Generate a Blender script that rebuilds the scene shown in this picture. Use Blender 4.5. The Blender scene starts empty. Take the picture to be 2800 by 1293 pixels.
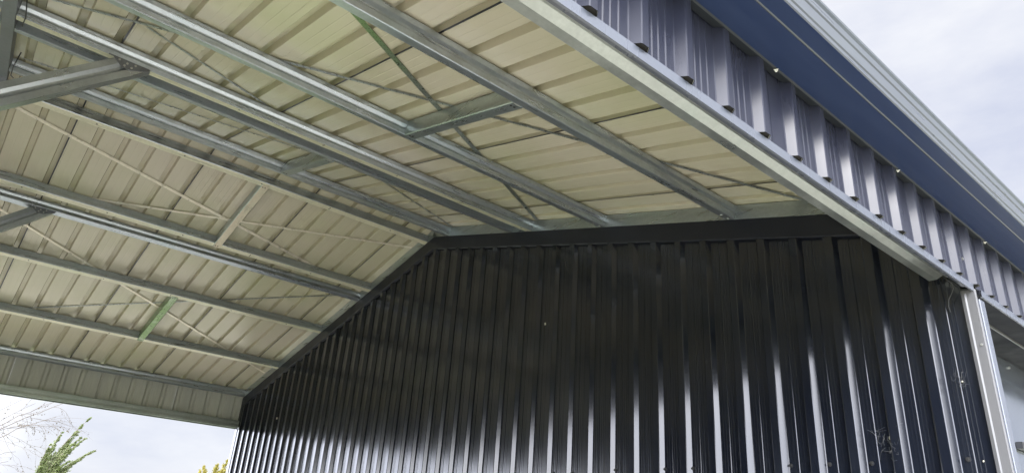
import bpy, bmesh, math, random
from mathutils import Vector, Matrix

# ------------------------------------------------------------------ camera, sky, sun, exposure
sc = bpy.context.scene
R = ((0.64667474, 0.75982059, 0.06696607),
     (-0.26563166, 0.30663164, -0.91401141),
     (-0.71501861, 0.57327978, 0.40012334))
CAM = Vector((0.897, -3.25, 1.6))
cd = bpy.data.cameras.new('camera'); cam = bpy.data.objects.new('camera', cd)
sc.collection.objects.link(cam); sc.camera = cam
cd.sensor_width = 36; cd.lens = 24.228; cd.clip_start = 0.05; cd.clip_end = 2000
m = Matrix(((R[0][0], -R[1][0], -R[2][0], CAM[0]),
            (R[0][1], -R[1][1], -R[2][1], CAM[1]),
            (R[0][2], -R[1][2], -R[2][2], CAM[2]),
            (0, 0, 0, 1)))
cam.matrix_world = m

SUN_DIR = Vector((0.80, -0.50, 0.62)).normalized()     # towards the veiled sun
w = bpy.data.worlds.new('World'); sc.world = w; w.use_nodes = True
nt = w.node_tree; nt.nodes.clear()
N = nt.nodes.new; L = nt.links.new
out = N('ShaderNodeOutputWorld'); bg = N('ShaderNodeBackground'); bg.inputs[1].default_value = 0.1
sky = N('ShaderNodeTexSky'); sky.sky_type = 'NISHITA'; sky.sun_disc = False
sky.sun_elevation = math.asin(SUN_DIR.z); sky.sun_rotation = math.atan2(SUN_DIR.x, SUN_DIR.y)
tc = N('ShaderNodeTexCoord')
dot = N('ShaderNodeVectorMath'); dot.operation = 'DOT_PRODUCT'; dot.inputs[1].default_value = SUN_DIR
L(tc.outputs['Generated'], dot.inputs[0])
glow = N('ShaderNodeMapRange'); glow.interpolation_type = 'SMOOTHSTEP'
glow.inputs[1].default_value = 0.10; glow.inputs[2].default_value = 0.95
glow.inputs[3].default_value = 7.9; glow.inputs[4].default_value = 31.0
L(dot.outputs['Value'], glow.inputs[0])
mp = N('ShaderNodeMapping'); mp.inputs['Scale'].default_value = (2.2, 2.2, 6.0); L(tc.outputs['Generated'], mp.inputs[0])
cn = N('ShaderNodeTexNoise'); cn.inputs['Scale'].default_value = 1.6; cn.inputs['Detail'].default_value = 7; cn.inputs['Roughness'].default_value = 0.55
L(mp.outputs[0], cn.inputs[0])
sxyz = N('ShaderNodeSeparateXYZ'); L(tc.outputs['Generated'], sxyz.inputs[0])
side = N('ShaderNodeMapRange'); side.interpolation_type = 'SMOOTHSTEP'      # unseen side of the sky brightened so the dark wall reflects it
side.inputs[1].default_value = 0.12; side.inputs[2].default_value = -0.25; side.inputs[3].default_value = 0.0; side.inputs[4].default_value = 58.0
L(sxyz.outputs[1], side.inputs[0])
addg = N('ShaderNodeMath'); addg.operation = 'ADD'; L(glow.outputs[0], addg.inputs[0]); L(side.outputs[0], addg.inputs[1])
cr = N('ShaderNodeValToRGB')
cr.color_ramp.elements[0].position = 0.30; cr.color_ramp.elements[0].color = (0.79, 0.84, 1.02, 1)
cr.color_ramp.elements[1].position = 0.62; cr.color_ramp.elements[1].color = (1.10, 1.12, 1.19, 1)
L(cn.outputs[0], cr.inputs[0])
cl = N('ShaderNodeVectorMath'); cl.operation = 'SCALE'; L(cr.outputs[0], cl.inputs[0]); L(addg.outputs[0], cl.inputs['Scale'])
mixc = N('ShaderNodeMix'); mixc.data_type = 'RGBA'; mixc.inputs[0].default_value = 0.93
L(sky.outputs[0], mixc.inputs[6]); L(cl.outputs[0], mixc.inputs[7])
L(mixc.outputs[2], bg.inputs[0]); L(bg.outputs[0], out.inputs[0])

sl = bpy.data.lights.new('sun', 'SUN'); sl.energy = 3.0; sl.angle = math.radians(14); sl.color = (1, 0.96, 0.90)
so = bpy.data.objects.new('sun', sl); sc.collection.objects.link(so)
so.rotation_euler = SUN_DIR.to_track_quat('Z', 'Y').to_euler()
vs = sc.view_settings; vs.view_transform = 'Standard'; vs.look = 'None'; vs.exposure = 0.15; vs.gamma = 1; vs.use_curve_mapping = False
sc.cycles.max_bounces = 8; sc.cycles.diffuse_bounces = 5; sc.cycles.glossy_bounces = 5

random.seed(7)
rnd = random.Random(11)

# ------------------------------------------------------------------ materials
def new_mat(name):
    m = bpy.data.materials.new(name); m.use_nodes = True
    return m, m.node_tree, m.node_tree.nodes['Principled BSDF']

def noise(nt, scale, stretch=(1, 1, 1), detail=4, rough=0.5, coord='Object'):
    t = nt.nodes.new('ShaderNodeTexCoord'); mp = nt.nodes.new('ShaderNodeMapping')
    mp.inputs['Scale'].default_value = stretch; nt.links.new(t.outputs[coord], mp.inputs[0])
    n = nt.nodes.new('ShaderNodeTexNoise'); n.inputs['Scale'].default_value = scale
    n.inputs['Detail'].default_value = detail; n.inputs['Roughness'].default_value = rough
    nt.links.new(mp.outputs[0], n.inputs[0]); return n.outputs[0]

def ramp(nt, fac, stops):
    r = nt.nodes.new('ShaderNodeValToRGB'); e = r.color_ramp.elements
    while len(e) < len(stops): e.new(0.5)
    for i, (p, c) in enumerate(stops):
        e[i].position = p; e[i].color = (*c, 1) if len(c) == 3 else c
    nt.links.new(fac, r.inputs[0]); return r.outputs[0]

def mixcol(nt, fac, a, b, mode='MIX'):
    x = nt.nodes.new('ShaderNodeMix'); x.data_type = 'RGBA'; x.blend_type = mode
    for s, v in ((0, fac), (6, a), (7, b)):
        if isinstance(v, (int, float)): x.inputs[s].default_value = v
        elif isinstance(v, tuple): x.inputs[s].default_value = (*v, 1)
        else: nt.links.new(v, x.inputs[s])
    return x.outputs[2]

def maprange(nt, v, a, b, c, d):
    x = nt.nodes.new('ShaderNodeMapRange')
    for i, q in enumerate((a, b, c, d)): x.inputs[i + 1].default_value = q
    nt.links.new(v, x.inputs[0]); return x.outputs[0]

def bump(nt, bs, h, strength, dist=0.002):
    b = nt.nodes.new('ShaderNodeBump'); b.inputs['Strength'].default_value = strength
    b.inputs['Distance'].default_value = dist; nt.links.new(h, b.inputs['Height'])
    nt.links.new(b.outputs[0], bs.inputs['Normal'])

def galv(name, base, stretch, rough=(0.25, 0.34), metal=0.82, cast=None, mot=1.0):
    m, nt, bs = new_mat(name)
    a = noise(nt, 3.0, stretch, 6, 0.65); sp = noise(nt, 55, (1, 1, 1), 3, 0.6); big = noise(nt, 2.3, (1, 1, 1), 4, 0.6)
    c = ramp(nt, a, [(0.28, tuple(x * (1 - 0.14 * mot) for x in base)), (0.52, base), (0.75, tuple(min(1, x * 1.16) for x in base))])
    c = mixcol(nt, maprange(nt, sp, 0.35, 0.7, 0, 0.45), c, tuple(x * 0.72 for x in base))
    c = mixcol(nt, maprange(nt, big, 0.5, 0.75, 0, 0.5), c, (base[0] * 0.80, base[1] * 0.95, base[2] * 0.92))
    if cast:  # paints a coloured light cast around a point
        col, pos, rad = cast
        g = nt.nodes.new('ShaderNodeNewGeometry'); d = nt.nodes.new('ShaderNodeVectorMath'); d.operation = 'DISTANCE'
        nt.links.new(g.outputs['Position'], d.inputs[0]); d.inputs[1].default_value = pos
        mo = nt.nodes.new('ShaderNodeMath'); mo.operation = 'ADD'
        nt.links.new(maprange(nt, d.outputs['Value'], rad * 0.3, rad, 1.0, 0.0), mo.inputs[0])
        nt.links.new(maprange(nt, noise(nt, 18, (1, 1, 1), 4, .6), 0.3, 0.7, -0.35, 0.25), mo.inputs[1]); mo.use_clamp = True
        c = mixcol(nt, mo.outputs[0], c, col)
    nt.links.new(c, bs.inputs['Base Color'])
    bs.inputs['Metallic'].default_value = metal
    nt.links.new(maprange(nt, a, 0.3, 0.7, rough[0], rough[1]), bs.inputs['Roughness'])
    bump(nt, bs, sp, 0.06)
    return m

def paint(name, base, rough, spec=0.5, coat=0.0, dirt=0.35, ior=1.5, stretch=(1, 1, 0.15), wob=0.05):
    m, nt, bs = new_mat(name)
    a = noise(nt, 6, stretch, 6, 0.6); b = noise(nt, 90, (1, 1, 1), 2, 0.5)
    dd = (base[0] * 1.6 + .006, base[1] * 1.6 + .006, base[2] * 1.45 + .005)
    c = mixcol(nt, maprange(nt, a, 0.4, 0.75, 0, dirt), base, dd)
    nt.links.new(c, bs.inputs['Base Color'])
    nt.links.new(maprange(nt, a, 0.3, 0.7, rough * 0.85, rough * 1.3), bs.inputs['Roughness'])
    bs.inputs['IOR'].default_value = ior
    bs.inputs['Coat Weight'].default_value = coat; bs.inputs['Coat Roughness'].default_value = 0.12
    bump(nt, bs, noise(nt, 3.5, (1, 1, 1), 3, 0.5), wob, 0.02)
    return m

M = {}
M['galv_y'] = galv('galvanised_purlin_steel', (0.455, 0.495, 0.54), (9, 0.7, 9))
M['galv_x'] = galv('galvanised_rafter_steel', (0.44, 0.485, 0.50), (0.7, 9, 9), cast=None)
M['galv_head'] = galv('galvanised_header_steel', (0.46, 0.49, 0.465), (4, 1.6, 4), (0.26, 0.5), 0.85, mot=1.5)
M['galv_brace'] = galv('galvanised_brace_steel', (0.46, 0.49, 0.52), (9, 1, 1))
M['galv_green'] = galv('galvanised_steel_with_green_cast', (0.48, 0.50, 0.47), (1, 6, 6), metal=0.5, cast=((0.15, 0.25, 0.09), (-7.1, -1.66, 3.45), 1.1))  # green cast of reflected light painted into the colour
M['strap'] = galv('strap_steel', (0.30, 0.32, 0.30), (4, 4, 4), metal=0.5)
M['strap_pale'] = galv('strap_steel_beige', (0.80, 0.74, 0.60), (4, 4, 4), metal=0.2)
M['strap_green'] = galv('strap_steel_green_cast', (0.20, 0.22, 0.20), (4, 4, 4), metal=0.4, cast=((0.17, 0.27, 0.11), (-1.22, -2.55, 3.49), 0.85))  # reflected green put into the strap's colour near one end
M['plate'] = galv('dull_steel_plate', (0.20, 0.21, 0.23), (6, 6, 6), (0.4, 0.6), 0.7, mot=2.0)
M['flange'] = galv('galvanised_flange', (0.72, 0.70, 0.52), (9, 0.7, 9), metal=0.15)
M['block_beige'] = galv('galvanised_block_beige', (0.74, 0.66, 0.50), (1, 6, 6), metal=0.1)

def roof_under(name):
    m, nt, bs = new_mat(name)
    # lines running with the sheet (world x), dirt and slight tint drift
    a = noise(nt, 4.0, (0.25, 14, 0.25), 5, 0.6); b = noise(nt, 1.1, (1, 1, 1), 4, 0.55); f = noise(nt, 24, (0.15, 6, 0.15), 3, 0.6)
    c = ramp(nt, b, [(0.3, (0.53, 0.525, 0.34)), (0.5, (0.585, 0.55, 0.40)), (0.72, (0.63, 0.575, 0.46))])
    c = mixcol(nt, maprange(nt, a, 0.35, 0.7, 0, 0.10), c, (0.50, 0.50, 0.37))
    nt.links.new(c, bs.inputs['Base Color'])
    nt.links.new(maprange(nt, a, 0.3, 0.7, 0.17, 0.27), bs.inputs['Roughness'])
    bs.inputs['IOR'].default_value = 1.55
    bump(nt, bs, f, 0.05, 0.002)
    return m
M['roof_in'] = roof_under('beige_backed_roof_sheet')
M['roof_out'] = paint('dark_roof_paint', (0.03, 0.032, 0.04), 0.3)
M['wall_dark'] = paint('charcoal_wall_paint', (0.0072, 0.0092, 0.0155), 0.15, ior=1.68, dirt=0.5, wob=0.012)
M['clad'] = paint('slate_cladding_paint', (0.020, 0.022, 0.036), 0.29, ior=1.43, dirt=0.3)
M['clad_back'] = paint('grey_cladding_backing', (0.52, 0.52, 0.47), 0.5)
M['trim'] = paint('slate_trim_paint', (0.09, 0.10, 0.125), 0.26, ior=1.8, dirt=0.2)
M['flash'] = paint('charcoal_flashing_paint', (0.010, 0.012, 0.020), 0.4, ior=1.5)
M['soffit'] = paint('charcoal_soffit_paint', (0.010, 0.011, 0.015), 0.55, ior=1.25, dirt=0.4)
M['gutter'] = paint('slate_blue_gutter_paint', (0.020, 0.034, 0.085), 0.34, ior=1.4, dirt=0.2, stretch=(6, .4, 6), wob=0.02)
M['gutter_back'] = paint('grey_back_flashing_paint', (0.018, 0.022, 0.028), 0.5, ior=1.4, dirt=0.6)
M['gutter_face'] = paint('slate_gutter_paint_sky_lit', (0.07, 0.078, 0.09), 0.28, ior=1.4, dirt=0.4, stretch=(6, .4, 6), wob=0.02)  # same gutter paint, lightened for the sky mirrored on the face
M['post'] = paint('slate_corner_flashing_paint', (0.11, 0.11, 0.115), 0.3, ior=1.6, dirt=0.3)
M['door'] = paint('gloss_door_paint', (0.24, 0.27, 0.32), 0.13, ior=1.8, dirt=0.1)
M['door'].node_tree.nodes['Principled BSDF'].inputs['Metallic'].default_value = 0.8

def simple(name, col, rough=0.6, metal=0.0):
    m, nt, bs = new_mat(name)
    c = mixcol(nt, maprange(nt, noise(nt, 30, (1, 1, 1), 3, .6), .35, .7, 0, .5), col, tuple(x * .6 for x in col))
    nt.links.new(c, bs.inputs['Base Color']); bs.inputs['Roughness'].default_value = rough; bs.inputs['Metallic'].default_value = metal
    return m
M['dark'] = simple('black_bolt_hole_and_gap_shade', (0.015, 0.014, 0.012), 0.7)  # bolt holes, and shade painted in gaps and open rib ends
M['bolt'] = simple('zinc_bolt', (0.55, 0.55, 0.52), 0.35, 0.8)
M['screw'] = simple('dark_painted_screw', (0.06, 0.06, 0.06), 0.3, 0.5)
M['tab'] = simple('white_bracket_tab', (0.75, 0.75, 0.68), 0.4, 0.1)
M['cable'] = simple('black_cable', (0.02, 0.02, 0.022), 0.5)
M['web'] = simple('grey_cobweb', (0.11, 0.11, 0.105), 0.9)
M['fleck'] = simple('pale_cocoon', (0.60, 0.57, 0.45), 0.8)
M['handle'] = simple('dark_handle', (0.03, 0.03, 0.032), 0.35)

# ------------------------------------------------------------------ mesh helpers
class MB:
    def __init__(s): s.v = []; s.f = []; s.mi = []
    def quad(s, a, b, c, d, mi=0):
        n = len(s.v); s.v += [tuple(a), tuple(b), tuple(c), tuple(d)]; s.f.append((n, n + 1, n + 2, n + 3)); s.mi.append(mi)
    def box(s, p0, p1, mi=0):
        x0, y0, z0 = p0; x1, y1, z1 = p1
        c = [(x, y, z) for z in (z0, z1) for y in (y0, y1) for x in (x0, x1)]
        n = len(s.v); s.v += c
        for q in ((0, 2, 3, 1), (4, 5, 7, 6), (0, 1, 5, 4), (2, 6, 7, 3), (0, 4, 6, 2), (1, 3, 7, 5)):
            s.f.append(tuple(n + i for i in q)); s.mi.append(mi)
    def obox(s, o, ax, ay, az, mi=0):
        """oriented box from corner o with edge vectors"""
        o = Vector(o); n = len(s.v)
        for k in (0, 1):
            for j in (0, 1):
                for i in (0, 1): s.v.append(tuple(o + Vector(ax) * i + Vector(ay) * j + Vector(az) * k))
        for q in ((0, 2, 3, 1), (4, 5, 7, 6), (0, 1, 5, 4), (2, 6, 7, 3), (0, 4, 6, 2), (1, 3, 7, 5)):
            s.f.append(tuple(n + i for i in q)); s.mi.append(mi)
    def ribbon(s, pts, th, fr, ext, mi=0, mi2=None, ts=(0.0, 1.0)):
        """sheet-metal section: pts (a,b), thickness th to the left side, fr(a,b)->Vector at the start, ext = extrusion vector"""
        n = len(pts); off = []
        for i in range(n):
            nn = Vector((0, 0)); 
            for (p, q) in ((i - 1, i), (i, i + 1)):
                if p >= 0 and q < n:
                    d = Vector(pts[q]) - Vector(pts[p]); d = Vector((-d.y, d.x)).normalized(); nn += d
            nn.normalize(); off.append(Vector(pts[i]) + nn * th)
        A = [fr(*p) for p in pts]; B = [fr(p.x, p.y) for p in off]; e = Vector(ext)
        base = len(s.v)
        for t in ts:
            for q in A + B: s.v.append(tuple(q + e * t))
        m2 = mi if mi2 is None else mi2
        for k in range(len(ts) - 1):
            o1 = base + k * 2 * n; o2 = o1 + 2 * n
            for i in range(n - 1):
                s.f.append((o1 + i, o1 + i + 1, o2 + i + 1, o2 + i)); s.mi.append(mi)
                s.f.append((o1 + n + i, o2 + n + i, o2 + n + i + 1, o1 + n + i + 1)); s.mi.append(m2)
            s.f.append((o1, o2, o2 + n, o1 + n)); s.mi.append(mi)
            s.f.append((o1 + n - 1, o1 + 2 * n - 1, o2 + 2 * n - 1, o2 + n - 1)); s.mi.append(mi)
        for o in (base, base + (len(ts) - 1) * 2 * n):
            for i in range(n - 1):
                s.f.append((o + i, o + i + 1, o + n + i + 1, o + n + i)); s.mi.append(mi)
    def tube(s, pts, rad, k=6, mi=0):
        pts = [Vector(p) for p in pts]; rads = rad if isinstance(rad, (list, tuple)) else [rad] * len(pts)
        base = len(s.v)
        for i, p in enumerate(pts):
            d = (pts[min(i + 1, len(pts) - 1)] - pts[max(i - 1, 0)]).normalized()
            u = d.cross(Vector((0.31, 0.17, 0.93))).normalized(); v = d.cross(u)
            for j in range(k):
                a = 2 * math.pi * j / k; s.v.append(tuple(p + (u * math.cos(a) + v * math.sin(a)) * rads[i]))
        for i in range(len(pts) - 1):
            for j in range(k):
                a = base + i * k + j; b = base + i * k + (j + 1) % k
                s.f.append((a, b, b + k, a + k)); s.mi.append(mi)
        for o in (base, base + (len(pts) - 1) * k):
            s.f.append(tuple(o + j for j in range(k))); s.mi.append(mi)
    def build(s, name, mats, parent=None, smooth=False):
        me = bpy.data.meshes.new(name); me.from_pydata(s.v, [], s.f)
        for x in (mats if isinstance(mats, (list, tuple)) else [mats]): me.materials.append(x)
        me.polygons.foreach_set('material_index', s.mi)
        if smooth: me.polygons.foreach_set('use_smooth', [True] * len(s.f))
        me.update()
        bm = bmesh.new(); bm.from_mesh(me); bmesh.ops.recalc_face_normals(bm, faces=bm.faces); bm.to_mesh(me); bm.free()
        o = bpy.data.objects.new(name, me); sc.collection.objects.link(o)
        if parent: o.parent = parent
        return o

def tag(o, label=None, cat=None, group=None, kind=None):
    if label: o['label'] = label
    if cat: o['category'] = cat
    if group: o['group'] = group
    if kind: o['kind'] = kind
    return o
def empty(name, loc=(0, 0, 0)):
    o = bpy.data.objects.new(name, None); sc.collection.objects.link(o); o.location = loc; return o

# ------------------------------------------------------------------ roof geometry
SL = 0.2563; P = math.atan(SL); CP, SP = math.cos(P), math.sin(P); XR = -4.30; ZR = 4.28
def roof_z(x): return ZR - SL * abs(x - XR)
def frame(x0, side):
    """local (a towards +x along the slope, b down into the shed) at roof position x0"""
    o = Vector((x0, 0, roof_z(x0)))
    s = Vector((CP, 0, -SP * side)); n = Vector((-SP * side, 0, -CP))
    return o, s, n

shed = empty('farm_shed', (0, 0, 0))
tag(shed, 'charcoal corrugated steel farm shed with an open bay under a beige-lined gable roof', 'shed')

YW = -0.034      # face of the rafter against the wall
def c_points(w, step, top=0.008, bot=0.090):
    r = 0.0025
    web = [(0, top + r), (0, 0.033), (-step, 0.033 + 0.017), (-step, 0.057), (0, 0.066), (0, bot - r)]
    if step < 0.0005: web = [(0, top + r), (0, bot - r)]
    return [(-w, top + 0.012), (-w, top), (-r, top)] + web + [(-r, bot), (-w, bot), (-w, bot - 0.012)]

def purlin(x0, side, y0, y1, step, w=0.055, mat='galv_y', flange=True, bolts=(), top=0.011, name='purlin', label=None):
    o, s, n = frame(x0, side); mb = MB()
    fr = lambda a, b: o + s * a + n * b + Vector((0, y0, 0))
    pts = c_points(w, step, top)
    mb.ribbon(pts, -0.0018, fr, (0, y1 - y0, 0), ts=[0, 1])
    for yb in bolts:
        for (aa) in (-0.020, -0.040) if int(yb * 100) % 3 == 0 else (-0.028,):
            c = o + s * aa + n * 0.0903 + Vector((0, yb, 0)); r = 0.0065
            mb.tube([c, c + n * 0.0015], r, 8, 1)
    ob = mb.build(name, [M[mat], M['dark']], shed)
    if flange:      # the flange faces get a paler, yellower colour of their own
        ob.data.materials.append(M['flange'])
        for p in ob.data.polygons:
            if p.material_index == 0 and abs(p.normal.dot(n)) > 0.97 and (p.center - o).dot(n) > 0.086: p.material_index = 2
    if label: ob['label'] = label
    return ob

PUR = [(-0.060, 1, 0.006), (-1.061, 1, 0.005), (-2.070, 1, 0.010), (-2.845, 1, 0.006), (-3.090, 1, 0.0), (-4.020, 1, 0.010),
       (-4.425, -1, 0.003), (-5.442, -1, 0.003), (-5.665, -1, 0.010), (-6.500, -1, 0.004), (-7.570, -1, 0.004), (-8.555, -1, 0.010)]
for i, (x0, sd, st) in enumerate(PUR):
    bl = []
    if i in (3, 6, 7, 9, 10):
        y = -3.3 + 0.13 * i % 0.4
        while y < -0.2: bl.append(y); y += 0.62 if i != 3 else 0.55
    purlin(x0, sd, -3.495, YW - 0.002, st, 0.078 if i == 3 else 0.055, bolts=bl, flange=(i in (3, 6, 7, 9, 10)))
    purlin(x0, sd, -7.0, -3.56, st, 0.055, flange=(i in (3, 6, 7, 9, 10)))

# rafters: channel sections following the slope
def rafter(yw, side, name='rafter', x_a=None, x_b=None, depth=0.090, dirn=1):
    xa, xb = (XR, -0.02) if side > 0 else (-8.60, XR)
    o, s, n = frame(xa, side)
    mb = MB(); ln = (xb - xa) / CP
    fr = lambda a, b: o + Vector((0, yw + a * dirn, 0)) + n * b
    pts = [(0.030, 0.006), (0, 0.006), (0, depth), (0.030, depth)]
    mb.ribbon(pts, 0.0018 * (1), fr, s * ln)
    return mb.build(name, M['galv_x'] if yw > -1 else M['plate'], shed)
for sd in (1, -1):
    rafter(YW, sd)
    rafter(-3.50, sd, dirn=-1); rafter(-3.555, sd, dirn=1, depth=0.0905)
    rafter(-7.02, sd, dirn=1)
# bolts where purlins meet the wall rafter
for x0, sd in ((-1.061, 1), (-2.07, 1), (-2.845, 1), (-4.02, 1)):
    o, s, n = frame(x0 - 0.03, sd)
    for yy in (-0.12, -0.055):
        mb = MB(); c = o + n * 0.0905 + Vector((0, yy, 0)); mb.tube([c, c + n * 0.006], 0.008, 6, 0)
        mb.build('bolt', M['bolt'], shed)

# blocking between purlins at mid bay
def block(xa, xb, sd, mat, y=-1.672, w=0.060, label=None, flmat=None):
    o, s, n = frame(xa, sd); ln = (xb - xa) / CP; mb = MB()
    fr = lambda a, b: o + n * b + Vector((0, y + a, 0))
    pts = [(w, 0.022), (w, 0.010), (0.0025, 0.010), (0, 0.0125), (0, 0.0905), (0.0025, 0.0935), (w, 0.0935), (w, 0.082)]
    mb.ribbon(pts, 0.0018, fr, s * ln)
    for a in (0.03, ln - 0.03):
        for dy in (0.016, 0.036):
            c = o + s * a + n * 0.0937 + Vector((0, y + dy, 0)); mb.tube([c, c + n * 0.003], 0.006, 6, 1)
    ob = mb.build('blocking_channel', [M[mat], M['dark'], M[flmat or mat]], shed)
    for p in ob.data.polygons:
        if p.material_index == 0 and (p.center - o).dot(n) > 0.0925 and abs(p.normal.dot(n)) > .9: p.material_index = 2
    if label: ob['label'] = label
block(-2.068, -1.115, 1, 'galv_x')
block(-4.018, -3.15, 1, 'galv_x')
block(-5.500, -4.455, -1, 'galv_x', label='beige blocking channel on the far roof slope', flmat='block_beige')
block(-7.625, -6.530, -1, 'galv_green', label='blocking channel with a painted green cast between two purlins')
block(-2.068, -1.115, 1, 'galv_x', y=-5.2)

# diagonal strap bracing just under the sheets
def strap(p0, p1, sd, mat='strap', w=0.026, label=None, d=0.0050):
    (x0, y0), (x1, y1) = p0, p1
    o, s, n = frame(x0, sd); A = Vector((x0, y0, roof_z(x0))); B = Vector((x1, y1, roof_z(x1)))
    dr = (B - A).normalized(); sdv = dr.cross(n).normalized(); mb = MB()
    k = 24; prev = None
    mb.obox(A + n * d - sdv * w / 2, B - A, sdv * w, n * 0.0012)
    L_ = (B - A).length; t = 0.04
    while t < L_ - 0.04 and not mat.endswith('pale'):
        for q in (-0.22, 0.22):
            c = A + dr * t + sdv * (q * w) + n * (d + 0.0013)
            mb.obox(c - dr * 0.002 - sdv * 0.002, dr * 0.004, sdv * 0.004, n * 0.0003, 1)
        t += 0.034
    ob = mb.build('brace_strap', [M[mat], M['dark']], shed)
    if label: ob['label'] = label
strap((-0.63, -3.40), (-2.80, -0.045), 1, 'strap_green', 0.034, label='steel strap with a painted reflected-green stain near its outer end')
strap((-2.66, -3.40), (-0.66, -0.045), 1, 'strap', 0.026, d=0.0075)
strap((-2.45, -2.98), (-4.02, 0.0), 1, 'strap', 0.020)
strap((-3.95, -3.45), (-3.00, -0.10), 1, 'strap', 0.018, d=0.0075)
strap((-4.676, -3.40), (-5.64, -0.045), -1, 'strap_pale', 0.034, label='pale beige strap crossing the far slope')
strap((-5.66, -3.40), (-4.68, -0.045), -1, 'strap_pale', 0.028, d=0.0075)
strap((-8.04, -3.40), (-5.72, -0.045), -1, 'strap', 0.020)
strap((-5.90, -3.40), (-7.97, -0.045), -1, 'strap_pale', 0.028, d=0.0075)

# roof sheets: five trapezoid ribs per sheet, laps visible from below
PITCH = 0.183; SHEET = 5 * PITCH
def roof_profile():
    """(y, h) across one sheet; pans carry two faint swages"""
    pts = []
    for k in range(5):
        y0 = k * PITCH
        pts += [(y0, 0.0), (y0 + 0.040, 0.0), (y0 + 0.044, 0.0007), (y0 + 0.048, 0.0), (y0 + 0.086, 0.0), (y0 + 0.090, 0.0007), (y0 + 0.094, 0.0),
                (y0 + 0.121, 0.0), (y0 + 0.1225, 0.002), (y0 + 0.130, 0.040), (y0 + 0.163, 0.040), (y0 + 0.1705, 0.002), (y0 + 0.172, 0.0)]
    pts += [(5 * PITCH - 0.0, 0.0)]
    return pts
rp = roof_profile()
JOIN = -0.275
k = 1
ys = JOIN + SHEET
while ys > -7.3:
    for sd in (1, -1):
        xa, xb = (XR + 0.0, 0.075) if sd > 0 else (-8.70, XR)
        if ys > -0.1 and False: continue
        o, s, n = frame(xa, sd); mb = MB(); ln = (xb - xa) / CP
        lift = 0.0
        fr = lambda a, b, o=o, n=n: o + Vector((0, ys - SHEET + a, 0)) - n * b
        mb.ribbon([(a + (0.002 if a > 0 else -0.001), b) for a, b in rp[:-1]] + [(SHEET - 0.0018, 0.0)], 0.0012, fr, s * ln, mi=0, mi2=1)
        mb.obox(o + n * -0.0022 + Vector((0, ys - 0.02, 0)), s * ln, (0, 0.04, 0), -n * 0.001, 1)      # lap of the neighbouring sheet
        mb.build('roof_sheet', [M['roof_in'], M['roof_out']], shed)
    ys -= SHEET
# a second skin to close the laps from above (ridge cap)
mb = MB()
for sd in (1, -1):
    o, s, n = frame(XR, sd)
    mb.obox(o - n * 0.046 + Vector((0, -7.3, 0)), s * 0.22 * sd, (0, 7.95, 0), -n * 0.0015)
mb.build('ridge_cap', M['roof_out'], shed)

mb = MB()
mb.box((XR - 0.022, -7.05, ZR - 0.0045), (XR + 0.022, 0.6, ZR + 0.044)); mb.build('ridge_light_block', M['dark'], shed)  # black strip added to block light leaking in under the ridge cap
# roof over the closed part of the shed
mb = MB()
for sd in (1, -1):
    xa, xb = (XR, 0.075) if sd > 0 else (-8.70, XR)
    o, s, n = frame(xa, sd)
    y = 0.66
    while y < 8.0:
        fr = lambda a, b, o=o, n=n, y=y: o + Vector((0, y + a, 0)) - n * b
        mb.ribbon(rp, 0.0012, fr, s * ((xb - xa) / CP)); y += SHEET
mb.build('roof_sheet', M['roof_out'], shed)['label'] = 'dark ribbed roof over the closed part of the shed'

# ------------------------------------------------------------------ partition wall at y = 0
WP = 0.1850
def wall_profile(x0, nrib):
    """(x, y) left to right; ribs stand towards -y. x0 = right foot of the first rib"""
    pts = []
    for k in range(nrib):
        r = x0 + k * WP
        pts += [(r - 0.078, 0.0), (r - 0.074, -0.0015), (r - 0.066, -0.0245), (r - 0.062, -0.027), (r - 0.024, -0.027), (r - 0.020, -0.0250), (r - 0.003, -0.0015), (r + 0.001, 0.0)]
        for q, hq in ((0.018, .0003), (0.034, .0004), (0.050, .0014), (0.066, .0004), (0.082, .0004)):
            pts += [(r + q - 0.003, 0.0), (r + q, -hq), (r + q + 0.003, 0.0)]
    pts.append((x0 + nrib * WP - 0.0785, 0.0))
    return pts
def cut_wall(pts_x, y, pts):
    pass
# build each sheet with its top following the roof slope
k0 = 0
xs = -0.161 - WP * 45
idx = 0
while idx < 46:
    nr = min(5, 46 - idx); prof = wall_profile(xs + idx * WP, nr)
    if idx + nr >= 46:
        prof = [p for p in prof if p[0] < -0.045] + [(-0.040, 0.0)]
    prof = [(max(-8.60, min(px, -0.036)), py) for px, py in prof]
    mb = MB(); th = 0.0012
    n = len(prof)
    base = 0
    zs = [0.0, 1.0, 2.0, 2.6]
    rows = len(zs) + 1
    for side_ in (0, 1):
        for px, py in prof:
            for z in zs + [roof_z(px) - 0.150]:
                mb.v.append((px, py + side_ * th + (0.0012 if (idx // 5) % 2 else 0.0), z))
    for side_ in (0, 1):
        for i in range(n - 1):
            for j in range(rows - 1):
                a = (side_ * n + i) * rows + j; b = (side_ * n + i + 1) * rows + j
                mb.f.append((a, b, b + 1, a + 1)); mb.mi.append(0)
    if idx + nr < 46: pass
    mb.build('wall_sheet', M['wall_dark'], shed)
    idx += nr
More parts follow.
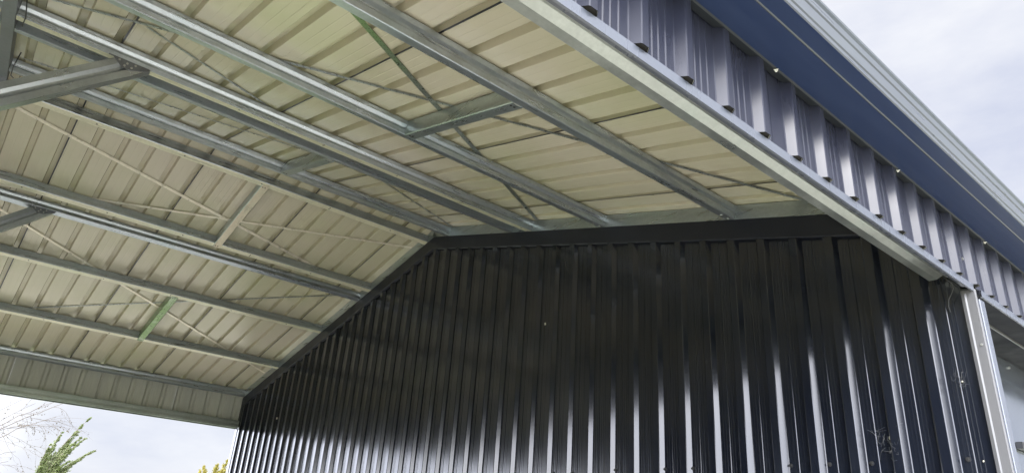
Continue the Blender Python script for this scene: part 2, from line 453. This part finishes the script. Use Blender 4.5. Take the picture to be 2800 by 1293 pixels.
# framing flashing along the top of the wall, both slopes
for sd in (1, -1):
    xa, xb = (XR, -0.03) if sd > 0 else (-8.60, XR)
    mb = MB()
    def zt(x): return roof_z(x) - 0.0925 / CP
    yy = -0.033
    v = [(xa, yy, zt(xa)), (xb, yy, zt(xb)), (xb, yy, zt(xb) - 0.118), (xa, yy, zt(xa) - 0.118)]
    n0 = len(mb.v); mb.v += v + [(a, -0.0005 + 0.0, c) for a, b, c in v] + [(v[3][0], -0.029, v[3][2] - .004), (v[2][0], -0.029, v[2][2] - .004)]
    for q in ((0, 1, 2, 3), (0, 1, 5, 4), (3, 2, 9, 8), (1, 2, 6, 5), (0, 3, 7, 4), (8, 9, 6, 7)): mb.f.append(q); mb.mi.append(0)
    mb.build('wall_flashing', M['flash'], shed)
# gap closure above the flashing (behind the rafter)
mb = MB()
for sd in (1, -1):
    xa, xb = (XR, -0.03) if sd > 0 else (-8.60, XR)
    mb.v += [(xa, 0.004, roof_z(xa) - 0.16), (xb, 0.004, roof_z(xb) - 0.16), (xb, 0.004, roof_z(xb) + 0.001), (xa, 0.004, roof_z(xa) + 0.001)]
    n0 = len(mb.v) - 4; mb.f.append((n0, n0 + 1, n0 + 2, n0 + 3)); mb.mi.append(0)
mb.build('gable_infill', M['flash'], shed)

# ------------------------------------------------------------------ front fascia cladding, trim, header
def clad_profile(ya, yb, phase, out=0.027):
    pts = [(ya, 0.0)]; y = phase
    while y > ya: y -= PITCH
    y += PITCH if y < ya else 0
    while y < yb - 0.02:
        for dy, h in ((-0.038, 0.0), (-0.034, 0.002), (-0.017, out - 0.002), (-0.013, out), (0.010, out), (0.014, out - 0.002), (0.031, 0.002), (0.035, 0.0), (0.052, 0.0), (0.056, 0.0022), (0.060, 0.0), (0.078, 0.0), (0.082, 0.0022), (0.086, 0.0), (0.108, 0.0), (0.112, 0.0022), (0.116, 0.0)):
            q = y + dy
            if ya < q < yb: pts.append((q, h))
        y += PITCH
    pts.append((yb, 0.0)); return pts
for (ya, yb) in [(-7.0, -6.1), (-6.1, -5.2), (-5.2, -4.302), (-4.302, -3.387), (-3.387, -2.472), (-2.472, -1.557), (-1.557, -0.642), (-0.642, 0.273), (0.273, 1.188), (1.188, 2.103), (2.103, 3.018), (3.018, 4.6), (4.6, 7.9)]:
    mb = MB()
    fr = lambda a, b: Vector((b, a, 2.7235))
    mb.ribbon(clad_profile(ya + 0.0008, yb - 0.0008, -0.163), -0.0009, fr, (0, 0, 0.35), mi=1, mi2=0)
    y = -0.163 - PITCH * 60          # dark plates painting the shade inside the open rib ends
    while y < yb - 0.02:
        if y - 0.036 > ya:
            n0 = len(mb.v); mb.v += [(0.0012, y - 0.0345, 2.7275), (0.0245, y - 0.0150, 2.7275), (0.0255, y + 0.0105, 2.7275), (0.0012, y + 0.0315, 2.7275)]
            mb.f.append((n0, n0 + 1, n0 + 2, n0 + 3)); mb.mi.append(2)
        y += PITCH
    mb.build('fascia_sheet', [M['clad_back'], M['clad'], M['dark']], shed)
# fixings on the fascia
for y, z in ((-0.045, 2.83), (-2.0, 2.86)):
    mb = MB(); mb.tube([(0.0, y, z), (0.007, y, z)], 0.007, 6); mb.build('screw', M['bolt'], shed)

def trim(ya, yb):
    mb = MB()
    fr = lambda a, b: Vector((a, ya, b))
    mb.ribbon([(-0.03, 2.7215), (0.012, 2.7215), (0.0105, 2.692), (0.004, 2.6905)], -0.0012, fr, (0, yb - ya, 0))
    return mb.build('drip_trim', M['trim'], shed)
trim(-7.0, -0.004); trim(0.086, 7.9)

mb = MB()
fr = lambda a, b: Vector((a, -7.0, b))
mb.ribbon([(-0.006, 2.815), (-0.006, 2.769), (-0.008, 2.767), (-0.073, 2.767), (-0.084, 2.780), (-0.087, 2.780), (-0.113, 2.767), (-0.143, 2.767), (-0.145, 2.769), (-0.145, 2.815)], 0.002, fr, (0, 6.965, 0), ts=[0, 0.25, 0.5, 0.75, 1])
hd = mb.build('header_beam', M['galv_head'], shed)
hd['label'] = 'wide galvanised header beam with a grooved underside along the front opening'

# gutter
mb = MB()
fr = lambda a, b: Vector((a, -7.1, b))
gp = [(0.001, 3.135), (0.001, 3.000), (0.004, 2.996), (0.028, 2.993), (0.034, 2.9955), (0.146, 2.9945), (0.149, 2.9925), (0.153, 2.9945), (0.200, 2.9955), (0.2035, 2.999),
      (0.2035, 3.014), (0.2005, 3.017), (0.2005, 3.020), (0.2045, 3.024), (0.2045, 3.066), (0.2015, 3.070), (0.2015, 3.074), (0.2055, 3.078), (0.2055, 3.105), (0.2035, 3.109), (0.2095, 3.118), (0.2095, 3.128), (0.204, 3.132), (0.195, 3.130)]
mb.ribbon(gp, 0.001, fr, (0, 15.1, 0))
gt = mb.build('gutter', [M['gutter'], M['gutter_face'], M['gutter_back']], shed)
for p in gt.data.polygons:
    if p.center.x > 0.2008: p.material_index = 1
    if p.center.x < 0.0335: p.material_index = 2
    if 0.1455 < p.center.x < 0.1535 and p.center.z < 3.0: p.material_index = 1
for y in (-2.42, -1.547, -0.678, 0.235, 1.12, 2.0, 2.9):
    mb = MB()
    mb.v += [(0.024, y - 0.008, 2.9925), (0.038, y - 0.002, 2.9915), (0.025, y + 0.012, 2.9925), (0.027, y, 2.984)]
    for q in ((0, 1, 2), (0, 3, 1), (1, 3, 2), (0, 2, 3)): mb.f.append(q); mb.mi.append(0)
    mb.build('gutter_clip', M['tab'], gt)

# ------------------------------------------------------------------ corner post flashing, door recess
mb = MB()
fr = lambda a, b: Vector((a, b, 0.0))
mb.ribbon([(-0.040, 0.0), (-0.038, -0.012), (-0.026, -0.015), (-0.020, -0.0115), (0.012, -0.0115), (0.0145, -0.008), (0.0145, 0.002)], -0.001, fr, (0, 0, 2.700))
pf = mb.build('corner_flashing', M['post'], shed)
mb = MB()
fr = lambda a, b: Vector((a, b, 0.0))
mb.ribbon([(-0.020, 0.0125), (0.016, 0.0125), (0.0185, 0.015), (0.0185, 0.066), (0.012, 0.070), (-0.25, 0.070)], -0.001, fr, (0, 0, 2.66))
mb.build('door_jamb', M['trim'], shed)
mb = MB(); mb.box((-0.010, 0.0035, 0.0), (0.006, 0.0115, 2.66)); mb.build('gap_shade_strip', M['dark'], shed)  # dark strip standing in for the shaded gap between flashing and jamb
mb = MB(); mb.box((-0.034, -0.009, 2.640), (-0.018, -0.003, 2.69)); mb.build('packer', M['dark'], shed)
mb = MB(); mb.tube([(0.0, -0.0115, 2.46), (0.0, -0.017, 2.46)], 0.005, 6); mb.build('screw', M['bolt'], shed)
# closed front of the next bay: soffit, sectional door panel and its handle
mb = MB(); mb.box((-0.300, 0.072, 2.700), (0.008, 7.9, 2.7195)); mb.build('door_soffit', M['soffit'], shed)
mb = MB(); mb.box((-0.112, 0.072, 2.690), (-0.105, 7.9, 2.712)); mb.build('soffit_bead', M['post'], shed)
door = empty('door', (-0.26, 0.072, 0)); door.parent = shed; door['label'] = 'glossy dark flat door set back beside the corner'
def local(mb, loc): mb.v = [(a - loc[0], b - loc[1], c - loc[2]) for a, b, c in mb.v]
mb = MB(); mb.box((-0.30, 0.073, 0.0), (-0.26, 5.5, 2.699)); local(mb, (-0.26, .072, 0)); mb.build('door_panel', M['door'], door)
mb = MB(); mb.obox((-0.255, 1.115, 2.200), (0.030, 0, 0), (0, 0.50, 0), (0, 0, 0.034)); local(mb, (-0.26, .072, 0)); mb.build('handle', M['handle'], door)
mb = MB(); mb.tube([(-0.26, 1.30, 2.66), (-0.252, 1.30, 2.66)], 0.008, 6); local(mb, (-0.26, .072, 0)); mb.build('screw', M['bolt'], door)
mb = MB(); mb.box((-0.31, 5.5, 0), (-0.10, 7.9, 2.69)); mb.box((-8.62, 7.9, 0), (0, 7.93, 3.1)); mb.box((-8.66, 0.06, 0), (-8.62, 7.9, 3.1)); mb.build('outer_wall', M['clad'], shed)

# closed gable wall at the other end of the open bays
mb = MB(); y_ = -7.08; pts_ = [(-8.6, 0), (0.0, 0), (0.0, roof_z(0) - .01), (XR, ZR - .01), (-8.6, roof_z(-8.6) - .01)]
mb.v += [(a, y_, b) for a, b in pts_] + [(a, y_ - .03, b) for a, b in pts_]
mb.f += [(0, 1, 2, 3, 4), (9, 8, 7, 6, 5)] + [(i, (i + 1) % 5, 5 + (i + 1) % 5, 5 + i) for i in range(5)]; mb.mi += [0] * 7
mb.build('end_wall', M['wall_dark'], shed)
# ------------------------------------------------------------------ back side of the bay
mb = MB()
fr = lambda a, b: Vector((-8.625 - b, a, 2.70))
for j in range(8):
    ya = -7.0 + j * 0.875
    mb.ribbon(clad_profile(ya, ya + 0.874, -0.10), 0.0009, fr, (0, 0, 0.47), mi=0, mi2=1)
mb.build('back_fascia_sheet', [M['clad_back'], M['clad']], shed)
mb = MB()
fr = lambda a, b: Vector((a, -7.0, b))
mb.ribbon([(-8.60, 2.777), (-8.552, 2.777), (-8.550, 2.775), (-8.550, 2.748), (-8.553, 2.740), (-8.553, 2.722), (-8.550, 2.714), (-8.550, 2.686), (-8.552, 2.684), (-8.60, 2.684)], -0.002, fr, (0, 6.965, 0))
mb.build('header_beam', M['galv_head'], shed)['label'] = 'galvanised header beam along the far back opening'
mb = MB(); mb.box((-8.66, -7.0, 2.676), (-8.600, -0.02, 2.700)); mb.build('drip_trim', M['flash'], shed)
mb = MB()
fr = lambda a, b: Vector((a, b, 0.0))
mb.ribbon([(-8.560, -0.029), (-8.572, -0.034), (-8.632, -0.034), (-8.634, -0.02), (-8.634, 0.06)], 0.001, fr, (0, 0, 2.676))
mb.build('corner_flashing', M['trim'], shed)
# dark stub of framing between the wall and the back fascia
mb = MB(); mb.box((-8.61, -0.034, 2.70), (-8.545, -0.002, 3.075)); mb.build('corner_stub', M['flash'], shed)

# ------------------------------------------------------------------ portal at the near end of the bay: columns and knee braces
def column(x, y, z0, z1):
    mb = MB(); fr = lambda a, b: Vector((x + a, y + b, z0))
    mb.ribbon([(-0.10, 0.012), (-0.10, 0.0), (0.0, 0.0), (0.0, 0.05), (-0.012, 0.05)], 0.002, fr, (0, 0, z1 - z0))
    return mb.build('column', M['galv_brace'], shed)
column(-2.93, -3.70, 0, roof_z(-2.93) - 0.11); column(-5.68, -3.70, 0, roof_z(-5.68) - 0.11)

def knee(x, ztop, yend, ylow, zlow, w=0.112, step=0.010, fl=0.06, label=None):
    """C section running from the purlins down and towards the column; web faces +x"""
    B = Vector((x, ylow, zlow)); ax = Vector((0, -0.735, -0.678)).normalized()
    up = Vector((0, -ax.z, ax.y)); up = up if up.z > 0 else -up
    mb = MB(); 
    T = Vector((x, yend, ztop)); ln = (T - B).length
    o = T
    fr0 = lambda a, b: Vector((a, 0, 0)) - up * b
    h = w
    pts = [(-fl, 0.014), (-fl, 0.0), (0, 0.0), (0, h * 0.30), (-step, h * 0.46), (-step, h * 0.58), (0, h * 0.70), (0, h), (-fl, h), (-fl, h - 0.014)]
    fr = lambda a, b: T + fr0(a, b)
    # horizontal end cut: lift every section point to the purlin underside
    def frc(a, b):
        q = fr(a, b); t = (q.z - ztop) / ax.z
        return q - ax * t
    n = len(pts)
    th = 0.002
    mb.ribbon(pts, -th, frc, ax * ln)
    ob = mb.build('knee_brace', M['galv_brace'], shed)
    if label: ob['label'] = label
    mb = MB(); mb.box((x - 0.004, yend - 0.045, ztop - 0.004), (x + 0.003, yend + 0.150, ztop + 0.0))
    pp = [(yend - 0.030, ztop - 0.001), (yend + 0.160, ztop - 0.001), (yend + 0.150, ztop - 0.018), (yend + 0.075, ztop - 0.050), (yend + 0.030, ztop - 0.052)]
    n0 = len(mb.v); mb.v += [(x + 0.0015, a, b) for a, b in pp] + [(x + 0.0045, a, b) for a, b in pp]
    mb.f += [tuple(n0 + i for i in range(5)), tuple(n0 + 9 - i for i in range(5))] + [(n0 + i, n0 + (i + 1) % 5, n0 + 5 + (i + 1) % 5, n0 + 5 + i) for i in range(5)]; mb.mi += [0] * 7
    pl = mb.build('bracket_plate', M['plate'], ob)
    for dy, dz in ((0.01, -0.014), (0.05, -0.02), (0.09, -0.014), (0.04, -0.038), (0.075, -0.036)):
        b = MB(); b.tube([(x + 0.0, yend + dy, ztop + dz), (x + 0.008, yend + dy, ztop + dz)], 0.006, 6); b.build('bolt', M['bolt'], ob)
    return ob
knee(-2.866, 3.822, -3.030, -3.66, 3.24, label='long diagonal brace hanging below the doubled purlins on the near slope')
knee(-5.645, 3.842, -3.062, -3.66, 3.30, w=0.105, label='diagonal brace hanging below the doubled purlins on the far slope')

# cables dangling at the near rafter
for pts in (((-2.60, -3.46, 3.86), (-2.66, -3.47, 3.80), (-2.80, -3.455, 3.79), (-2.92, -3.46, 3.80)),
            ((-3.55, -3.45, 4.00), (-3.62, -3.46, 3.93), (-3.72, -3.46, 3.92), (-3.9, -3.45, 4.0))):
    mb = MB(); mb.tube(pts, 0.003, 5); mb.build('cable', M['cable'], shed)['label'] = 'thin black cable sagging below a rafter'

# screws, cocoons and cobwebs on the dark wall
for x, z in ((-2.56, 2.011), (-2.381, 2.008), (-2.02, 2.016), (-1.651, 2.012), (-1.465, 2.011), (-0.905, 2.01), (-0.715, 2.01), (-0.525, 2.009), (-0.145, 2.013)):
    mb = MB(); mb.tube([(x + 0.012, -0.0002, z), (x + 0.012, -0.003, z)], 0.010, 8); mb.tube([(x + 0.012, -0.003, z), (x + 0.012, -0.010, z)], 0.0055, 6)
    mb.build('screw', M['screw'], shed)
def fleck(x, z, rx, rz, y=-0.004):
    mb = MB(); k = 8; n0 = 0
    for i in range(5):
        ph = -math.pi / 2 + math.pi * i / 4
        for j in range(k):
            a = 2 * math.pi * j / k
            mb.v.append((x + rx * math.cos(ph) * math.cos(a) * rnd.uniform(.8, 1.1), y + 0.5 * rx * math.cos(ph) * math.sin(a), z + rz * math.sin(ph)))
    for i in range(4):
        for j in range(k): mb.f.append((i * k + j, i * k + (j + 1) % k, (i + 1) * k + (j + 1) % k, (i + 1) * k + j)); mb.mi.append(0)
    return mb.build('insect_cocoon', M['fleck'], None, True)
for x, z, rx, rz, lb in ((-2.693, 3.04, .009, .011, 'round pale cocoon left of the middle of the dark wall'),
                         (-1.853, 2.907, .007, .015, 'long pale cocoon right of the middle of the dark wall'),
                         (-7.374, 2.723, .012, .014, 'tiny pale speck far left on the dark wall'),
                         (-3.198, 3.439, .006, .008, 'tiny pale speck high up under the wall flashing'),
                         (-0.600, 2.726, .004, .010, 'thin pale cocoon near the right end of the dark wall'),
                         (-0.417, 2.112, .008, .010, 'pale cocoon caught in the low cobweb'),
                         (-0.080, 2.004, .004, .004, 'small pale speck beside the corner flashing'),
                         (-0.100, 2.321, .004, .004, 'small pale speck on the strip beside the corner flashing')):
    tag(fleck(x, z, rx, rz), lb, 'cocoon', 'pale cocoons and specks on the dark wall')
def cobweb(cx, cz, rx, rz, n, seed, label, y0=-0.012):
    r = random.Random(seed); mb = MB()
    for i in range(n):
        a0 = (cx + r.uniform(-rx, rx), cz + r.uniform(-rz, rz)); ln = r.uniform(.3, 1.0)
        an = r.uniform(0, math.pi); bx = math.cos(an) * rx * ln; bz = math.sin(an) * rz * ln; sag = r.uniform(-.02, .006)
        pts = []
        for t in range(7):
            u = t / 6; pts.append((a0[0] + bx * u, y0 - 0.016 * math.sin(u * 3.1) - r.uniform(0, .003), a0[1] + bz * u + sag * math.sin(u * math.pi)))
        mb.tube(pts, r.uniform(0.00025, 0.0006), 3)
    tag(mb.build('cobweb', M['web']), label, 'cobweb')
cobweb(-0.43, 2.08, 0.055, 0.065, 26, 3, 'tattered cobweb low on the dark wall between two ribs')
cobweb(-0.10, 2.32, 0.022, 0.03, 14, 5, 'small cobweb on the strip beside the corner flashing')
mb = MB()
mb.tube([(-0.075, -0.03, 2.757), (-0.058, -0.035, 2.735), (-0.055, -0.034, 2.712), (-0.068, -0.03, 2.690), (-0.083, -0.028, 2.668), (-0.090, -0.026, 2.640), (-0.088, -0.02, 2.615)], 0.0012, 4)
tag(mb.build('cobweb_strand', M['web']), 'curled dusty cobweb strand hanging from the end of the header beam', 'cobweb')

# ------------------------------------------------------------------ ground
def ground_mat(name, c1, c2, sc_, rough=0.95):
    m, nt, bs = new_mat(name)
    a = noise(nt, sc_, (1, 1, 1), 8, 0.65); b = noise(nt, sc_ * 14, (1, 1, 1), 4, 0.6)
    c = ramp(nt, a, [(0.35, c1), (0.65, c2)]); c = mixcol(nt, maprange(nt, b, .35, .7, 0, .5), c, tuple(x * .6 for x in c1))
    nt.links.new(c, bs.inputs['Base Color']); bs.inputs['Roughness'].default_value = rough; bump(nt, bs, b, 0.6, 0.02); return m
def plane(name, x0, y0, x1, y1, z, mat):
    mb = MB(); mb.quad((x0, y0, z), (x1, y0, z), (x1, y1, z), (x0, y1, z)); return tag(mb.build(name, mat), kind='structure')
plane('ground', -900, -900, 900, 900, 0.0, ground_mat('grass_ground', (0.07, 0.12, 0.03), (0.16, 0.20, 0.06), 0.6))
plane('gravel_yard', -12.5, -16, 12, 16, 0.004, ground_mat('pale_gravel', (0.42, 0.40, 0.32), (0.56, 0.53, 0.43), 1.5))
plane('concrete_slab', -8.7, -7.1, 0.35, 8.0, 0.012, ground_mat('concrete_floor', (0.42, 0.41, 0.34), (0.55, 0.53, 0.45), 0.9, 0.8))

# ------------------------------------------------------------------ trees behind the shed
def px_dir(px, py):
    a = (px - 1400) / 1884.4; b = (py - 646.5) / 1884.4
    return Vector([R[0][i] * a + R[1][i] * b + R[2][i] for i in range(3)])
def leaf_mat(name, c1, c2, c3):
    m, nt, bs = new_mat(name)
    oi = nt.nodes.new('ShaderNodeObjectInfo'); n = noise(nt, 3.2, (1, 1, 1), 5, 0.7); f = noise(nt, 40, (1, 1, 1), 2, 0.5)
    c = ramp(nt, n, [(0.3, c1), (0.5, c2), (0.7, c3)]); c = mixcol(nt, maprange(nt, f, .3, .7, 0, .6), c, c1)
    nt.links.new(c, bs.inputs['Base Color']); bs.inputs['Roughness'].default_value = 0.5
    tr = nt.nodes.new('ShaderNodeBsdfTranslucent'); nt.links.new(c, tr.inputs[0])
    ad = nt.nodes.new('ShaderNodeMixShader'); ad.inputs[0].default_value = 0.35
    o = nt.nodes['Material Output']; nt.links.new(bs.outputs[0], ad.inputs[1]); nt.links.new(tr.outputs[0], ad.inputs[2]); nt.links.new(ad.outputs[0], o.inputs[0])
    return m
bark = simple('grey_brown_bark', (0.13, 0.105, 0.08), 0.9)
M['leaf_sage'] = leaf_mat('sage_green_leaves', (0.075, 0.10, 0.035), (0.17, 0.21, 0.065), (0.36, 0.38, 0.22))
M['leaf_gold'] = leaf_mat('golden_leaves', (0.16, 0.145, 0.03), (0.34, 0.29, 0.05), (0.46, 0.40, 0.10))

def spray_tree(name, base, height, tips, wind, leaf, mat, label, seed, dens=60, sprayw=0.16):
    """limbs rise from the trunk to the given tip points; twigs and narrow leaves stream along the wind"""
    r = random.Random(seed); root = empty(name, base); tag(root, label, 'tree'); tb = MB(); lb = MB()
    fork = Vector((0, -0.1, height * 0.42))
    tb.tube([(0, 0, 0), (0.02, -0.05, height * .2), tuple(fork)], [height * .026, height * .02, height * .015], 8)
    for (ty, tz, wdt) in tips:
        tip = Vector((r.uniform(-.5, .5), ty, tz)); c1 = fork + Vector((tip.x * .3, (tip.y - fork.y) * .15 - .12, (tip.z - fork.z) * .5))
        pts = []
        for q in range(13):
            t = q / 12; pts.append(fork * (1 - t) ** 2 + c1 * 2 * t * (1 - t) + tip * t * t)
        tb.tube(pts, [height * .010 * (1 - .9 * q / 12) + .002 for q in range(13)], 5)
        for q in range(3, 13):
            t = q / 12; ax = (pts[q] - pts[q - 1]).normalized(); wd = wdt * (0.12 + 1.15 * (1.0 - t) ** 0.9)
            for _ in range(5):
                p0 = pts[q] - ax * r.uniform(0, .2); d = (ax * .8 + Vector((r.uniform(-1, 1), r.uniform(-1, .8), r.uniform(-.5, .5))) * .75 + wind * .45).normalized()
                ln = wd * r.uniform(.6, 1.5); tw = [p0]
                for u in range(5):
                    d = (d + wind * .16 + Vector((r.gauss(0, .06), r.gauss(0, .06), r.gauss(0, .06)))).normalized(); tw.append(tw[-1] + d * ln / 5)
                tb.tube(tw, [.005, .004, .0035, .003, .0025, .002], 3)
                for _ in range(dens):
                    u = r.uniform(0.1, 5); k = min(4, int(u)); c = tw[k].lerp(tw[k + 1], u - k) + Vector((r.gauss(0, 1), r.gauss(0, 1), r.gauss(0, 1))) * sprayw * .34 * (1.12 - t)
                    tt = (d + wind * .5 + Vector((r.gauss(0, .35), r.gauss(0, .35), r.gauss(0, .35)))).normalized()
                    sd = tt.cross(Vector((r.uniform(-1, 1), r.uniform(-1, 1), r.uniform(-1, 1)))).normalized(); L_ = leaf * r.uniform(.6, 1.3); W_ = L_ * .17
                    n0 = len(lb.v); lb.v += [tuple(c), tuple(c + tt * L_ * .5 + sd * W_), tuple(c + tt * L_), tuple(c + tt * L_ * .5 - sd * W_)]
                    lb.f.append((n0, n0 + 1, n0 + 2, n0 + 3)); lb.mi.append(0)
    tb.build('trunk', bark, root, True); lb.build('crown', mat, root)
# positions: along the view directions in which the photograph shows them
def at_dist(px, py, dist):
    d = px_dir(px, py); h = math.hypot(d.x, d.y); return CAM + d * (dist / h)
D1 = 24.0
b0 = at_dist(150, 1293, D1); base = Vector((b0.x, b0.y - 0.3, 0))
def tips_of(pix, dist, base):
    o = []
    for px, py, wdt in pix:
        q = at_dist(px, py, dist); o.append((q.y - base.y, q.z, wdt))
    return o
spray_tree('windswept_tree', base, 3.2, tips_of([(249, 1143, .34), (166, 1183, .26), (212, 1200, .34), (238, 1196, .30), (264, 1228, .34), (126, 1218, .28), (190, 1216, .36), (150, 1240, .34), (225, 1250, .36), (180, 1262, .36), (112, 1262, .26)], D1, base), Vector((0, .80, .42)).normalized(), 0.05, M['leaf_sage'],
           'sage green windswept tree leaning right behind the shed', 21, dens=72)
D2 = 30.0
b0 = at_dist(590, 1293, D2); base = Vector((b0.x, b0.y, 0))
spray_tree('golden_tree', base, 3.0, tips_of([(590, 1268, .30), (612, 1262, .30), (566, 1272, .30), (628, 1262, .26), (548, 1286, .25), (640, 1272, .2), (600, 1290, .35), (570, 1300, .3)], D2, base), Vector((0, .25, .3)), 0.075, M['leaf_gold'],
           'golden yellow tree top beside the left end of the dark wall', 5, dens=40, sprayw=0.42)

def bare_tree(base, label, limbs, seed):
    """thin whippy limbs given by their end points (y, z from the base), with hanging twigs"""
    r = random.Random(seed); root = empty('bare_tree', base); tag(root, label, 'tree'); tb = MB(); lb = MB()
    tb.tube([(0, 0, 0), (0.05, 0.05, 1.0), (0.0, 0.1, 1.9)], [.13, .10, .07], 8)
    def twig(p, d, ln, rad, dep, grav):
        pts = [p]; k = 7
        for i in range(k):
            d = (d + Vector((r.gauss(0, .10), r.gauss(0, .12), r.gauss(0, .10) - grav))).normalized(); p = p + d * (ln / k); pts.append(p)
            if dep < 2 and r.random() < .42: twig(p, (d + Vector((r.uniform(-.5, .5), r.uniform(-.6, .6), r.uniform(-.7, .2)))).normalized(), ln * r.uniform(.35, .6), rad * .6, dep + 1, grav)
            if r.random() < .10:
                t = Vector((r.gauss(0, .4), r.gauss(0, .4), -1)).normalized(); sd = t.cross(Vector((r.random(), r.random(), .3))).normalized(); L_ = r.uniform(.012, .026)
                n0 = len(lb.v); lb.v += [tuple(p), tuple(p + t * L_ * .5 + sd * L_ * .4), tuple(p + t * L_), tuple(p + t * L_ * .5 - sd * L_ * .4)]; lb.f.append((n0, n0 + 1, n0 + 2, n0 + 3)); lb.mi.append(0)
        tb.tube(pts, [rad * (1 - .6 * i / k) for i in range(k + 1)], 3)
    for (ty, tz, nt_) in limbs:
        a = Vector((0, 0.05, r.uniform(1.2, 1.9))); b = Vector((r.uniform(-.4, .4), ty, tz)); c = Vector((0, ty * .45, a.z + (tz - a.z) * .62)); pts = []
        for q in range(15):
            t = q / 14; pts.append(a * (1 - t) ** 2 + c * 2 * t * (1 - t) + b * t * t + Vector((0, r.gauss(0, .01), r.gauss(0, .012))))
        tb.tube(pts, [.011 * (1 - .88 * q / 14) + .0010 for q in range(15)], 4)
        for _ in range(nt_):
            q = r.randint(6, 13); twig(pts[q], ((pts[q + 1] - pts[q]).normalized() * .7 + Vector((r.uniform(-.4, .4), r.uniform(-.3, .5), r.uniform(-.7, .45)))).normalized(), r.uniform(.3, .75), 0.0026, 0, r.choice([0.0, 0.05, 0.22]))
    tb.build('trunk', bark, root, True); lb.build('crown', simple('dry_leaf', (0.10, 0.08, 0.04), .8), root)
D3 = 13.0
b0 = at_dist(-330, 1293, D3); base = Vector((b0.x, b0.y, 0))
lim = []
for px, py, k in ((108, 1096, 4), (150, 1097, 4), (178, 1102, 3), (70, 1085, 3), (145, 1140, 6), (72, 1155, 8), (45, 1228, 6), (12, 1262, 4)):
    q = at_dist(px, py, D3); lim.append((q.y - base.y, q.z, k))
bare_tree(base, 'nearly leafless tree whose thin hanging twigs show at the left edge', lim, 4)
